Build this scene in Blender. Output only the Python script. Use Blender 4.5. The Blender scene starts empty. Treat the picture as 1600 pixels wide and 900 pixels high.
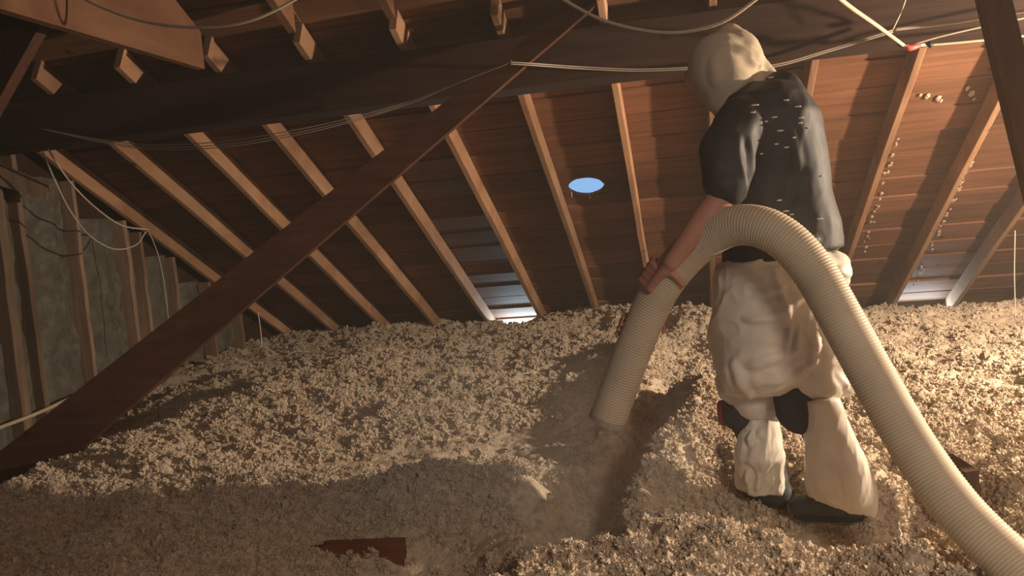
import bpy, bmesh, math, random
import numpy as np
from mathutils import Vector, Matrix, noise
from mathutils.bvhtree import BVHTree
random.seed(7); np.random.seed(7)
PI = math.pi
sc = bpy.context.scene
C = sc.collection

# ------------------------------------------------------------------ camera
CZ = 1.10                                   # eye height above the trodden ground
YAW, PITCH, ROLL, FPX = math.radians(-11.735), math.radians(-4.348), math.radians(-4.914), 1309.27
_f = Vector((math.sin(YAW)*math.cos(PITCH), math.cos(YAW)*math.cos(PITCH), math.sin(PITCH)))
_r = Vector((math.cos(YAW), -math.sin(YAW), 0)); _u = _r.cross(_f)
R2 = _r*math.cos(ROLL)+_u*math.sin(ROLL); U2 = -_r*math.sin(ROLL)+_u*math.cos(ROLL)
cd = bpy.data.cameras.new('camera'); cam = bpy.data.objects.new('camera', cd); C.objects.link(cam)
M = Matrix.Identity(4)
for i in range(3): M[i][0] = R2[i]; M[i][1] = U2[i]; M[i][2] = -_f[i]
M[2][3] = CZ
cam.matrix_world = M
cd.sensor_width = 36; cd.lens = FPX/1600*36; cd.clip_start = .05; cd.clip_end = 200
sc.camera = cam
sc.view_settings.view_transform = 'Standard'; sc.view_settings.look = 'None'
sc.view_settings.gamma = 1; sc.view_settings.use_curve_mapping = False
sc.view_settings.exposure = 0.0

def ray(px, py): return (_f + R2*((px-800)/FPX) - U2*((py-450)/FPX))
O = Vector((0, 0, CZ))
def atY(px, py, Y): d = ray(px, py); return O + d*(Y/d.y)
def atX(px, py, X): d = ray(px, py); return O + d*(X/d.x)
def atZ(px, py, Z): d = ray(px, py); return O + d*((Z-CZ)/d.z)

# ------------------------------------------------------------------ world and lamps
w = bpy.data.worlds.new('sky'); sc.world = w; w.use_nodes = True
bg = w.node_tree.nodes['Background']; bg.inputs[0].default_value = (.30, .55, .92, 1); bg.inputs[1].default_value = .95

def lamp(name, kind, loc, energy, color, **kw):
    l = bpy.data.lights.new(name, kind); l.energy = energy; l.color = color
    for k, v in kw.items(): setattr(l, k, v)
    o = bpy.data.objects.new(name, l); C.objects.link(o); o.location = loc; return o
def aim(o, target): o.rotation_euler = (Vector(target)-o.location).to_track_quat('-Z', 'Y').to_euler()
lamp('work_lamp', 'POINT', (3.15, 3.6, 1.3), 860, (1, .79, .575), shadow_soft_size=.05)
o = lamp('fill_light', 'AREA', (1.6, -1.2, 2.2), 12, (1, .82, .64), shape='RECTANGLE', size=.6, size_y=.5, spread=math.radians(80)); aim(o, (.3, 2.4, 0))  # added soft warm fill from behind the camera, stands for no real lamp

# ------------------------------------------------------------------ helpers
def tag(o, label=None, cat=None, group=None, kind=None):
    if label: o['label'] = label
    if cat: o['category'] = cat
    if group: o['group'] = group
    if kind: o['kind'] = kind
    return o
def empty(name, loc=(0, 0, 0), label=None, cat=None, group=None, kind=None):
    o = bpy.data.objects.new(name, None); C.objects.link(o); o.location = loc; o.empty_display_size = .1
    return tag(o, label, cat, group, kind)
def mkobj(name, verts, faces, mat, parent=None, smooth=False, uv=None):
    """mesh from world coordinates, origin put at the middle of its foot"""
    V = np.array(verts, dtype=float)
    c = V.mean(axis=0); c[2] = V[:, 2].min()
    ppos = np.array(parent.matrix_world.translation) if parent is not None and False else np.zeros(3)
    if parent is not None:
        q = parent
        while q is not None: ppos += np.array(q.location); q = q.parent
    me = bpy.data.meshes.new(name)
    me.from_pydata((V-c).tolist(), [], faces); me.update()
    me.materials.append(mat)
    if smooth: me.polygons.foreach_set('use_smooth', [True]*len(me.polygons))
    o = bpy.data.objects.new(name, me); C.objects.link(o)
    if parent is not None: o.parent = parent
    o.location = c-ppos
    return o
class MB:
    def __init__(s): s.v = []; s.f = []
    def add(s, v, f):
        n = len(s.v); s.v += [tuple(a) for a in v]; s.f += [tuple(i+n for i in q) for q in f]; return s
    def beam(s, a, b, side, wd, up, ht, cuts=6, wob=0.0, bev=.004):
        """length a->b, cross section side*wd by up*ht, chamfered corners; a,b is the centre of the section"""
        a, b, side, up = Vector(a), Vector(b), Vector(side).normalized(), Vector(up).normalized()
        prof = []
        hw, hh = wd/2, ht/2
        for x, y in ((-hw+bev, -hh), (hw-bev, -hh), (hw, -hh+bev), (hw, hh-bev), (hw-bev, hh), (-hw+bev, hh), (-hw, hh-bev), (-hw, -hh+bev)): prof.append((x, y))
        v = []; f = []; n = 8
        for i in range(cuts+1):
            t = i/cuts; p = a.lerp(b, t)
            dx = wob*noise.noise(Vector((i*.7, a.x*3, a.y*3))); dy = wob*noise.noise(Vector((i*.7+40, a.x*3, a.z*3)))
            for x, y in prof: v.append(p+side*(x+dx)+up*(y+dy))
        for i in range(cuts):
            for j in range(n): f.append((i*n+j, i*n+(j+1) % n, (i+1)*n+(j+1) % n, (i+1)*n+j))
        f.append(tuple(range(n-1, -1, -1))); f.append(tuple(cuts*n+j for j in range(n)))
        return s.add(v, f)
    def build(s, name, mat, parent=None, smooth=False): return mkobj(name, s.v, s.f, mat, parent, smooth)
def catmull(P, n):
    P = [Vector(p) for p in P]; P = [P[0]*2-P[1]]+P+[P[-1]*2-P[-2]]; out = []
    for i in range(1, len(P)-2):
        for k in range(n):
            t = k/n; a, b, c, d = P[i-1:i+3]
            out.append(.5*((2*b)+(c-a)*t+(2*a-5*b+4*c-d)*t*t+(3*b-a-3*c+d)*t**3))
    out.append(P[-2]); return out
def tube(mb, pts, rad, sides=8):
    v = []; f = []; up = None; N = len(pts)
    for i, p in enumerate(pts):
        t = (pts[min(i+1, N-1)]-pts[max(i-1, 0)]).normalized()
        if up is None: up = t.orthogonal().normalized()
        up = (up-t*up.dot(t)).normalized(); s = t.cross(up)
        r = rad(i/(N-1)) if callable(rad) else rad
        if isinstance(r, (list, tuple)): r = r[0]
        for j in range(sides):
            a = 2*PI*j/sides; v.append(p+up*math.cos(a)*r+s*math.sin(a)*r)
    for i in range(N-1):
        for j in range(sides): f.append((i*sides+j, i*sides+(j+1) % sides, (i+1)*sides+(j+1) % sides, (i+1)*sides+j))
    f.append(tuple(range(sides-1, -1, -1))); f.append(tuple((N-1)*sides+j for j in range(sides)))
    mb.add(v, f); return mb

# ------------------------------------------------------------------ materials
def newmat(name):
    m = bpy.data.materials.new(name); m.use_nodes = True; nt = m.node_tree
    return m, nt, nt.nodes['Principled BSDF']
def N(nt, t, **kw):
    n = nt.nodes.new(t)
    for k, v in kw.items():
        if k.startswith('i_'):
            key = k[2:].replace('_', ' '); n.inputs[int(key) if key.isdigit() else key].default_value = v
        else: setattr(n, k, v)
    return n
def ramp(nt, stops):
    r = nt.nodes.new('ShaderNodeValToRGB'); e = r.color_ramp.elements
    e[0].position, e[0].color = stops[0][0], (*stops[0][1], 1); e[1].position, e[1].color = stops[-1][0], (*stops[-1][1], 1)
    for p, c in stops[1:-1]: q = e.new(p); q.color = (*c, 1)
    return r
def wood(name, dark, mid, light, axis='X', rough=.75, scale=1, rough_saw=.25, vary=.28):
    """procedural lumber; grain runs along the given world axis"""
    m, nt, b = newmat(name); L = nt.links.new
    tc = N(nt, 'ShaderNodeNewGeometry'); oi = N(nt, 'ShaderNodeObjectInfo')
    mp = N(nt, 'ShaderNodeMapping')
    if axis == 'X': mp.inputs['Scale'].default_value = (.9*scale, 14*scale, 14*scale)
    elif axis == 'Z': mp.inputs['Scale'].default_value = (14*scale, 14*scale, .9*scale)
    else:
        mp.inputs['Scale'].default_value = (16*scale, 1.0*scale, 1.6*scale)
    add = N(nt, 'ShaderNodeVectorMath', operation='ADD'); comb = N(nt, 'ShaderNodeCombineXYZ')
    mul = N(nt, 'ShaderNodeMath', operation='MULTIPLY', i_1=37.0); L(oi.outputs['Random'], mul.inputs[0])
    for k in range(3): L(mul.outputs[0], comb.inputs[k])
    L(tc.outputs['Position'], add.inputs[0]); L(comb.outputs[0], add.inputs[1]); L(add.outputs[0], mp.inputs['Vector'])
    n1 = N(nt, 'ShaderNodeTexNoise', i_Scale=1.6, i_Detail=7, i_Roughness=.62, i_Distortion=.5); L(mp.outputs[0], n1.inputs['Vector'])
    cr = ramp(nt, [(.25, dark), (.5, mid), (.78, light)]); L(n1.outputs[0], cr.inputs[0])
    n2 = N(nt, 'ShaderNodeTexNoise', i_Scale=1.1, i_Detail=3); L(add.outputs[0], n2.inputs['Vector'])
    mr = N(nt, 'ShaderNodeMapRange'); mr.inputs[1].default_value = .3; mr.inputs[2].default_value = .7; mr.inputs[3].default_value = .72; mr.inputs[4].default_value = 1.2
    L(n2.outputs[0], mr.inputs[0])
    mv = N(nt, 'ShaderNodeMapRange'); mv.inputs[3].default_value = 1-vary; mv.inputs[4].default_value = 1+vary*.7; L(oi.outputs['Random'], mv.inputs[0])
    mm = N(nt, 'ShaderNodeMath', operation='MULTIPLY'); L(mr.outputs[0], mm.inputs[0]); L(mv.outputs[0], mm.inputs[1])
    # knots
    vo = N(nt, 'ShaderNodeTexVoronoi', i_Scale=2.3); L(add.outputs[0], vo.inputs['Vector'])
    kr = ramp(nt, [(.03, (.35, .3, .28)), (.075, (1, 1, 1))]); L(vo.outputs['Distance'], kr.inputs[0])
    mx = N(nt, 'ShaderNodeMix', data_type='RGBA', blend_type='MULTIPLY'); mx.inputs[0].default_value = 1
    L(cr.outputs[0], mx.inputs[6]); L(kr.outputs[0], mx.inputs[7])
    hs = N(nt, 'ShaderNodeHueSaturation'); L(mm.outputs[0], hs.inputs['Value']); L(mx.outputs[2], hs.inputs['Color'])
    L(hs.outputs[0], b.inputs['Base Color']); b.inputs['Roughness'].default_value = rough; b.inputs['Specular IOR Level'].default_value = .25
    n3 = N(nt, 'ShaderNodeTexNoise', i_Scale=9, i_Detail=6); L(mp.outputs[0], n3.inputs['Vector'])
    bp = N(nt, 'ShaderNodeBump', i_Strength=rough_saw, i_Distance=.004); L(n3.outputs[0], bp.inputs['Height']); L(bp.outputs[0], b.inputs['Normal'])
    return m
M_board = wood('sheathing_wood', (.13, .056, .029), (.20, .090, .048), (.28, .135, .075), 'X')
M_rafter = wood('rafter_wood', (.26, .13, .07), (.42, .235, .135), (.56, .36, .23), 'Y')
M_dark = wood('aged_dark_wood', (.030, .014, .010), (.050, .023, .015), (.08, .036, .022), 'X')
M_brace = wood('brace_wood', (.06, .022, .013), (.09, .036, .02), (.13, .058, .034), 'X')
M_upper = wood('shaded_rafter_wood', (.12, .055, .03), (.2, .10, .055), (.30, .16, .09), 'Y')  # rafter wood darkened, shade above the beam put into the colour
M_stud = wood('stud_wood', (.17, .11, .07), (.27, .18, .12), (.38, .27, .19), 'Z')
M_joist = wood('red_joist_wood', (.12, .034, .018), (.18, .055, .028), (.25, .085, .045), 'X')
M_post = wood('post_wood', (.05, .02, .011), (.08, .034, .018), (.12, .055, .03), 'Z')
def fibre(name, c0, c1, c2, scale=38, bump=.9, dist=.01):
    m, nt, b = newmat(name); L = nt.links.new
    g = N(nt, 'ShaderNodeNewGeometry')
    n1 = N(nt, 'ShaderNodeTexNoise', i_Scale=scale, i_Detail=6, i_Roughness=.7); L(g.outputs['Position'], n1.inputs['Vector'])
    cr = ramp(nt, [(.3, c0), (.5, c1), (.72, c2)]); L(n1.outputs[0], cr.inputs[0])
    L(cr.outputs[0], b.inputs['Base Color']); b.inputs['Roughness'].default_value = .95; b.inputs['Specular IOR Level'].default_value = .1
    n2 = N(nt, 'ShaderNodeTexNoise', i_Scale=scale*3.2, i_Detail=5); L(g.outputs['Position'], n2.inputs['Vector'])
    bp = N(nt, 'ShaderNodeBump', i_Strength=bump, i_Distance=dist); L(n2.outputs[0], bp.inputs['Height']); L(bp.outputs[0], b.inputs['Normal'])
    return m
M_fill = fibre('loose_fill_fibre', (.45, .36, .265), (.59, .485, .365), (.75, .645, .51))
M_batt = fibre('batt_facing', (.085, .08, .063), (.13, .125, .10), (.21, .20, .17), 9, .6, .03)
def cloth(name, c, scale=500, rough=.85, var=.12, bump=.1):
    m, nt, b = newmat(name); L = nt.links.new
    g = N(nt, 'ShaderNodeTexCoord')
    n1 = N(nt, 'ShaderNodeTexNoise', i_Scale=7, i_Detail=5); L(g.outputs['Object'], n1.inputs['Vector'])
    cr = ramp(nt, [(.3, tuple(x*(1-var) for x in c)), (.7, tuple(min(1, x*(1+var)) for x in c))]); L(n1.outputs[0], cr.inputs[0])
    L(cr.outputs[0], b.inputs['Base Color']); b.inputs['Roughness'].default_value = rough; b.inputs['Specular IOR Level'].default_value = .3
    n2 = N(nt, 'ShaderNodeTexNoise', i_Scale=scale, i_Detail=2); L(g.outputs['Object'], n2.inputs['Vector'])
    bp = N(nt, 'ShaderNodeBump', i_Strength=bump, i_Distance=.001); L(n2.outputs[0], bp.inputs['Height']); L(bp.outputs[0], b.inputs['Normal'])
    return m
M_cover = cloth('coverall_fabric', (.70, .64, .54), 700, .45, .06)
M_hood = cloth('hood_fabric', (.52, .43, .31), 500, .85, .08)
M_shirt = cloth('black_cotton', (.036, .035, .036), 500, .62, .3)
M_trouser = cloth('dark_trouser_cloth', (.035, .032, .035), 400, .9, .2)
M_skin = cloth('skin', (.46, .22, .15), 300, .55, .1)
M_boot = cloth('boot_rubber', (.045, .05, .048), 60, .55, .3, .3)
M_sole = cloth('boot_sole', (.02, .02, .02), 60, .8, .2, .3)
M_hose = cloth('hose_plastic', (.55, .46, .33), 200, .55, .1, .05)
M_red = cloth('red_fabric', (.28, .03, .035), 400, .8)
M_lint = cloth('lint', (.75, .70, .60), 100, .9)
M_cable = cloth('cable_sheath', (.56, .47, .33), 100, .5)
M_greycable = cloth('grey_cable_sheath', (.36, .30, .24), 100, .5)
M_twine = cloth('pale_twine', (.50, .44, .35), 100, .7)
M_pink = cloth('red_tape', (.62, .10, .10), 100, .4)
M_blackplastic = cloth('black_plastic', (.02, .02, .02), 100, .4)
M_metal, _nt, _b = newmat('galvanised_steel'); _b.inputs['Metallic'].default_value = .8; _b.inputs['Roughness'].default_value = .4; _b.inputs['Base Color'].default_value = (.6, .6, .6, 1)
M_underlay = cloth('roofing_felt', (.035, .025, .02), 60, .9)
M_eye = cloth('eye_white', (.7, .68, .64), 10, .2)

# ------------------------------------------------------------------ roof
SL = .49204; TAN = math.tan(SL); SP = .56; X7 = -.3274
def pl(Y): return 1.149+CZ-(Y-4.3)*TAN                 # underside plane of the rafters
NRM = Vector((0, math.sin(SL), math.cos(SL))); DN = Vector((0, math.cos(SL), -math.sin(SL)))
RD = .14
def rX(k): return X7+(k-7)*SP
XA, XB = -4.42, 6.0
YR = .3                                                 # ridge
roof = empty('ceiling', (0, 4, 0), kind='structure')
HOLE = None
def plane_pt(X, Y, h=0): return Vector((X, Y, pl(Y)))+NRM*h
def ray_plane(px, py, h):
    d = ray(px, py); n = NRM; p0 = plane_pt(0, 4.3, h); t = (p0-O).dot(n)/d.dot(n); return O+d*t
hc = ray_plane(916, 293, RD)
HR = .135
def cut_hole(o, rad=HR):
    cyl = bmesh.new()
    for i in range(28):
        a = 2*PI*i/28; rr = rad*(1+.012*math.sin(5*a)+.012*math.sin(9*a+1))
        ex = Vector((1, 0, 0))*math.cos(a)*rr+DN*math.sin(a)*rr
        for s in (-.2, .25): cyl.verts.new(hc+ex+NRM*s)
    cyl.verts.ensure_lookup_table()
    for i in range(28):
        j = (i+1) % 28; cyl.faces.new([cyl.verts[k] for k in (2*i, 2*j, 2*j+1, 2*i+1)])
    cyl.faces.new([cyl.verts[2*i] for i in range(27, -1, -1)]); cyl.faces.new([cyl.verts[2*i+1] for i in range(28)])
    me = bpy.data.meshes.new('cut'); cyl.to_mesh(me); co = bpy.data.objects.new('cut', me); C.objects.link(co)
    md = o.modifiers.new('b', 'BOOLEAN'); md.operation = 'DIFFERENCE'; md.object = co; md.solver = 'EXACT'
    bpy.context.view_layer.update(); dg = bpy.context.evaluated_depsgraph_get()
    m2 = bpy.data.meshes.new_from_object(o.evaluated_get(dg)); o.modifiers.clear(); o.data = m2
    bpy.data.objects.remove(co)
course = .285; s = 0; Y0 = 9.25; p0 = plane_pt(0, Y0, RD); ci = 0
L_total = (Y0-YR)/math.cos(SL)
while s < L_total:
    a = p0-DN*s; bnd = min(course, L_total-s)
    cutsX = sorted([rX(k)+.01 for k in random.sample([1, 2, 3, 4, 6, 8, 9, 11, 13, 15], 2)])
    if cutsX[1]-cutsX[0] < 1.2: cutsX = cutsX[:1]
    xs = [XA]+cutsX+[XB]
    for x0, x1 in zip(xs, xs[1:]):
        mb = MB(); tilt = random.choice((-1, -1, 1))*random.uniform(.003, .012); off = .008+random.uniform(-.006, .006)
        lo = Vector((0, a.y, a.z))-DN*.003; hi = lo-DN*(bnd-.012)
        v = []
        nx = 6
        for i in range(nx+1):
            X = x0+.0015+(x1-x0-.003)*i/nx; wv = .0022*math.sin(i*1.7+ci)
            for pnt, h in ((lo, off), (hi, off+tilt), (hi, off+tilt+.022), (lo, off+.022)):
                v.append(Vector((X, pnt.y, pnt.z))+NRM*(h)+DN*(wv if pnt is lo else -wv))
        f = []
        for i in range(nx):
            for j in range(4): f.append((i*4+j, i*4+(j+1) % 4, i*4+4+(j+1) % 4, i*4+4+j))
        f += [(3, 2, 1, 0), tuple(nx*4+j for j in range(4))]
        ob = MB().add(v, f).build('board', M_board, roof)
        if x0 < hc.x+HR and x1 > hc.x-HR and min(lo.y, hi.y)-.14 < hc.y < max(lo.y, hi.y)+.14: cut_hole(ob)
    s += bnd; ci += 1
# felt above the boards, far slope behind the camera
u0, u1 = plane_pt(0, Y0+.1, RD+.045), plane_pt(0, YR, RD+.045)
v = [Vector((x, q.y, q.z))+NRM*h for h in (0, .01) for q in (u0, u1) for x in (XA-.1, XB+.1)]
felt = mkobj('roofing_felt', v, [(0, 1, 3, 2), (4, 6, 7, 5), (0, 4, 5, 1), (1, 5, 7, 3), (3, 7, 6, 2), (2, 6, 4, 0)], M_underlay, roof); cut_hole(felt, HR*1.4)
zr = u1.z
v = [Vector((x, y, z)) for y, z in ((YR, zr), (YR-6.5, zr-6.5*TAN), (YR-6.5, zr-6.5*TAN+.03), (YR, zr+.03)) for x in (XA-.1, XB+.1)]
mkobj('rear_slope_board', v, [(0, 2, 3, 1), (2, 4, 5, 3), (4, 6, 7, 5), (6, 0, 1, 7), (0, 6, 4, 2), (1, 3, 5, 7)], M_board, roof)
# vent rim and the nails poking through beside it
mb = MB(); ring = [hc+NRM*.05+(Vector((1, 0, 0))*math.cos(a)+DN*math.sin(a))*(HR*1.38) for a in [2*PI*i/32 for i in range(33)]]
tube(mb, ring, .008, 6); vr = mb.build('roof_vent', M_metal, None, True)
tag(vr, 'metal rim of the round open roof vent showing blue sky between two rafters', 'roof vent')
nails = [(893, 306), (921, 308)]
for px, py in nails:
    b0 = ray_plane(px, py-6, RD); mb = MB(); tube(mb, [b0, b0+Vector((0, 0, -.035)), b0+Vector((.001, 0, -.04))], .0025, 6)
    mb.build('nail', M_metal, vr)

rs_ = MB(); rng = random.Random(3)
spots = [(1438, 149, 5), (1449, 151, 8), (1466, 154, 8), (1470, 158, 5), (1512, 138, 7), (1519, 146, 9), (1522, 155, 5)]
for (xa, ya, xb, yb, n_) in ((1400, 215, 1345, 400, 26), (1533, 215, 1425, 450, 60)):
    for q in range(n_): t_ = rng.random(); spots.append((xa+(xb-xa)*t_+rng.uniform(-2, 5), ya+(yb-ya)*t_, rng.uniform(3, 7)))
for px, py, s_ in spots:
    c_ = ray_plane(px, py, RD-.004); n_ = 6; R_ = s_*.0026
    ptsb = []
    for i in range(n_+1):
        for j in range(10):
            a = -PI/2+PI*i/n_; b_ = 2*PI*j/10; rr_ = R_*(.75+.5*noise.noise(Vector((i*.9+px, j*.8, py))))
            ptsb.append(c_+Vector((1, 0, 0))*math.cos(a)*math.cos(b_)*rr_+DN*math.cos(a)*math.sin(b_)*rr_*2.0+NRM*math.sin(a)*rr_*.3)
    rs_.add(ptsb, [(i*10+j, i*10+(j+1) % 10, i*10+10+(j+1) % 10, i*10+10+j) for i in range(n_) for j in range(10)])
tag(rs_.build('stuck_fibre', M_fill, roof, True), kind='stuff')

names = {
 0: 'dim rafter against the left stud wall, steepest lean of all',
 1: 'dim brown rafter second from the left stud wall, running down behind the diagonal plank',
 2: 'brown rafter third from the left stud wall, disappearing behind the diagonal plank',
 3: 'brown rafter fourth from the left stud wall, crossing behind the middle of the diagonal plank',
 4: 'rafter left of the bluish daylit bay, its head cut off by the diagonal plank',
 5: 'rafter right of the bluish daylit bay, emerging under the diagonal plank',
 6: 'tan rafter just left of the round roof vent',
 7: 'nearly upright rafter just right of the round roof vent, behind the nozzle',
 8: 'upright rafter half hidden behind the left sleeve of the worker',
 9: 'rafter mostly hidden behind the back of the worker, its head over his shoulder',
 10: 'brightly lit tan rafter right of the worker, under the red cable joint',
 11: 'tan rafter with bright scalloped light beside it, second right of the worker',
 12: 'short visible rafter low at the right edge, right of the bluish eave gap',
 13: 'outermost rafter beyond the dark leaning post on the right'}
for k in range(0, 14):
    X = rX(k); mb = MB()
    a = plane_pt(X, 9.15, RD/2); b = plane_pt(X, 4.40, RD/2)
    mb.beam(a, b, (1, 0, 0), .042, NRM, RD, 14, .006)
    ob = mb.build('rafter', M_rafter); tag(ob, names[k], 'rafter', 'rafters of the far roof slope')
up_names = {4: 'plumb-cut upper rafter end above the beam, first right of the thick tie',
            5: 'small plumb-cut upper rafter end above the beam, between two larger ends',
            6: 'broad plumb-cut upper rafter end where the diagonal plank meets the beam',
            7: 'plumb-cut upper rafter end above the right-hand sagging cable',
            8: 'upper rafter above the head of the worker',
            1: 'unlit upper rafter in the dark top left corner, leftmost', 2: 'unlit upper rafter behind the thick tie',
            9: 'upper rafter above the back of the worker', 10: 'upper rafter above the red cable joint', 11: 'upper rafter beside the top of the leaning post', 12: 'upper rafter right of the leaning post'}
for k in (4, 5, 6, 7, 8, 9, 10, 11, 12):
    X = rX(k)+.044; dep = .17; ye = 4.29
    # plumb cut: vertical end face
    v = []; wd = .042
    for xx in (X-wd/2, X+wd/2):
        for (Y, h) in ((ye, -.045), (YR, -.045), (YR, RD)): v.append(plane_pt(xx, Y, h))
        top = plane_pt(xx, ye, -.045); yy = top.y
        # top point straight above the bottom corner
        zt = plane_pt(xx, 4.3, RD).z-(yy-plane_pt(xx, 4.3, RD).y)*TAN
        v.append(Vector((xx, yy, zt-.002)))
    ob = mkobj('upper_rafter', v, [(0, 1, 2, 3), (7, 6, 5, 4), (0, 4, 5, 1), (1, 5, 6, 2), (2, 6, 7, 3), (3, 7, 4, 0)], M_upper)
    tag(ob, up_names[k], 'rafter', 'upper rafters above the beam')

# thick collar tie, end cut to the roof slope
Xc = rX(3)+.1
e = atX(320, 108, Xc); zb = e.z
def y_on_plane(z): return 4.3+(pl(4.3)-z)/TAN
v = []
for xx in (Xc-.045, Xc):
    v += [Vector((xx, 1.2, zb)), Vector((xx, e.y, zb)), Vector((xx, e.y, zb+.2)), Vector((xx, e.y-.28, zb+.36)), Vector((xx, 1.2, zb+.36))]
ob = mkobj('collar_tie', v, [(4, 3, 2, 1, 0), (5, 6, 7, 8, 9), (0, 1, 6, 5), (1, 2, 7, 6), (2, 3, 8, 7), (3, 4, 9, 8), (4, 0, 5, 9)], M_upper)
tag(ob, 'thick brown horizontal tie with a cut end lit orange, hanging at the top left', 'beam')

# big beam under the rafters
mb = MB(); bz0, bz1 = CZ-0+.722, CZ+1.0
mb.beam((XA, 4.62, (bz0+bz1)/2), (XB, 4.62, (bz0+bz1)/2), (0, 1, 0), .24, (0, 0, 1), bz1-bz0, 20, .004, .006)
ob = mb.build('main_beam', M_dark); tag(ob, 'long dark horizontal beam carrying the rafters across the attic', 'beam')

# long diagonal plank
def plank(name, lo_a, lo_b, up_a, up_b, thick, mat, label, cat='brace'):
    """front face corners given; thickness goes away from the camera"""
    n = (lo_b-lo_a).cross(up_a-lo_a).normalized()
    if n.y < 0: n = -n
    v = []; f = []; K = 16
    for i in range(K+1):
        t = i/K; lo = lo_a.lerp(lo_b, t); up = up_a.lerp(up_b, t)
        wob = .004*noise.noise(Vector((i*.6, thick*50, 1)))
        lo = lo+Vector((0, 0, wob)); 
        v += [lo, up, up+n*thick, lo+n*thick]
    for i in range(K):
        for j in range(4): f.append((i*4+j, i*4+(j+1) % 4, i*4+4+(j+1) % 4, i*4+4+j))
    f += [(3, 2, 1, 0), tuple(K*4+j for j in range(4))]
    ob = mkobj(name, v, f, mat); return tag(ob, label, cat)
br = plank('diagonal_brace', atY(-110, 905, 3.28), atY(935, 4, 4.44), atY(-170, 838, 3.28), atY(862, 28, 4.44), .045, M_brace,
      'long dark diagonal plank rising from the left floor to the beam, lower edge lit orange')
plank('corner_brace', atY(-75, 285, 3.0), atY(95, -20, 3.3), atY(-150, 285, 3.0), atY(35, -60, 3.3), .05, M_brace,
      'short steep brace with a pale lit edge in the top left corner')
plank('leaning_post', atY(1735, 830, 3.0), atY(1505, -120, 3.3), atY(1790, 830, 3.0), atY(1552, -120, 3.3), .06, M_post,
      'dark leaning post cutting off the top right corner')

# ------------------------------------------------------------------ left stud wall
wl = empty('wall_left', (-4.3, 5, 0), kind='structure')
XW = -4.27
sx = [(-60, 600), (22, 500), (58, 500), (139, 500), (215, 500), (237, 500)]
Ys = [atX(px, py, XW).y for px, py in sx]
Yst = sorted(Ys+[Ys[-1]+.42, Ys[-1]+.9, Ys[-1]+1.4, Ys[0]-.5, Ys[0]-1.0])
for i, Yq in enumerate(Yst):
    wd = .075 if abs(Yq-Ys[1]) < .001 else (.036 if i % 2 else .044)
    zt = min(pl(Yq)-.01, 3.0)
    if zt < .15: continue
    mb = MB(); mb.beam((XW-.06, Yq, -.25), (XW-.06+random.uniform(-.01, .01), Yq+random.uniform(-.015, .015), zt), (0, 1, 0), wd, (1, 0, 0), .12, 10, .012)
    mb.build('stud', M_stud, wl)
for i in range(len(Yst)-1):
    ya, yb = Yst[i]+.022, Yst[i+1]-.022
    if yb-ya < .05 or pl(yb) < .25: continue
    v = []; f = []; n, m = 10, 40; z1 = min(pl(yb), 2.9)
    for a in range(m+1):
        for b in range(n+1):
            y = ya+(yb-ya)*b/n; z = -.2+(z1+.2)*a/m
            bul = .035*math.sin(PI*b/n)+.03*noise.noise(Vector((y*9, z*5, i)))+.02*abs(noise.noise(Vector((y*5, z*16, i+9))))
            v.append(Vector((XW-.10+bul, y, z)))
    for a in range(m):
        for b in range(n): q = a*(n+1)+b; f.append((q, q+1, q+n+2, q+n+1))
    mkobj('batt', v, f, M_batt, wl, True)
mb = MB(); mb.beam((XW-.14, -6.3, 2), (XW-.14, 9.3, 2), (1, 0, 0), .02, (0, 0, 1), 5.2, 2); mb.build('sheathing', M_dark, wl)
ob = plank('stub_brace', atY(-60, 270, 4.55), atY(71, 313, 4.75), atY(-60, 232, 4.55), atY(77, 288, 4.75), .05, M_stud,
      'short blunt brown timber poking in from the left edge in front of the studs')

# ------------------------------------------------------------------ closing walls
wr = MB(); wr.beam((XB+.02, -6.3, 2), (XB+.02, 9.3, 2), (1, 0, 0), .03, (0, 0, 1), 5.2, 2)
tag(wr.build('wall_right', M_board), kind='structure')
wf = empty('wall_far', (0, 9.1, 0), kind='structure')
# low eave wall: solid bays with an open slot in the two vented bays
ze = pl(9.1)
def eave(x0, x1, z0, z1):
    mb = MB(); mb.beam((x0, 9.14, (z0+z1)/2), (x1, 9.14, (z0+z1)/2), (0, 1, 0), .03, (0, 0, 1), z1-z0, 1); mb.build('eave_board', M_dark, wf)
for k in range(-1, 16):
    x0, x1 = rX(k), rX(k+1)
    if k in (4, 11): eave(x0, x1, -1.2, ze-.06)
    else: eave(x0, x1, -1.2, ze+.2)
fl = MB(); fl.beam((XA, 1.5, -.32), (XB, 1.5, -.32), (0, 1, 0), 15.8, (0, 0, 1), .03, 1)
fo = fl.build('floor', M_dark); tag(fo, kind='structure')

for k, e_ in ((4, 13), (11, 5)):
    x = (rX(k)+rX(k+1))/2
    o = lamp('eave_daylight', 'AREA', (x, 8.72, pl(8.72)+.05), e_, (.60, .84, 1), shape='RECTANGLE', size=.46, size_y=.06); aim(o, (x, 7.7, pl(7.7)+.13))

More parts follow.
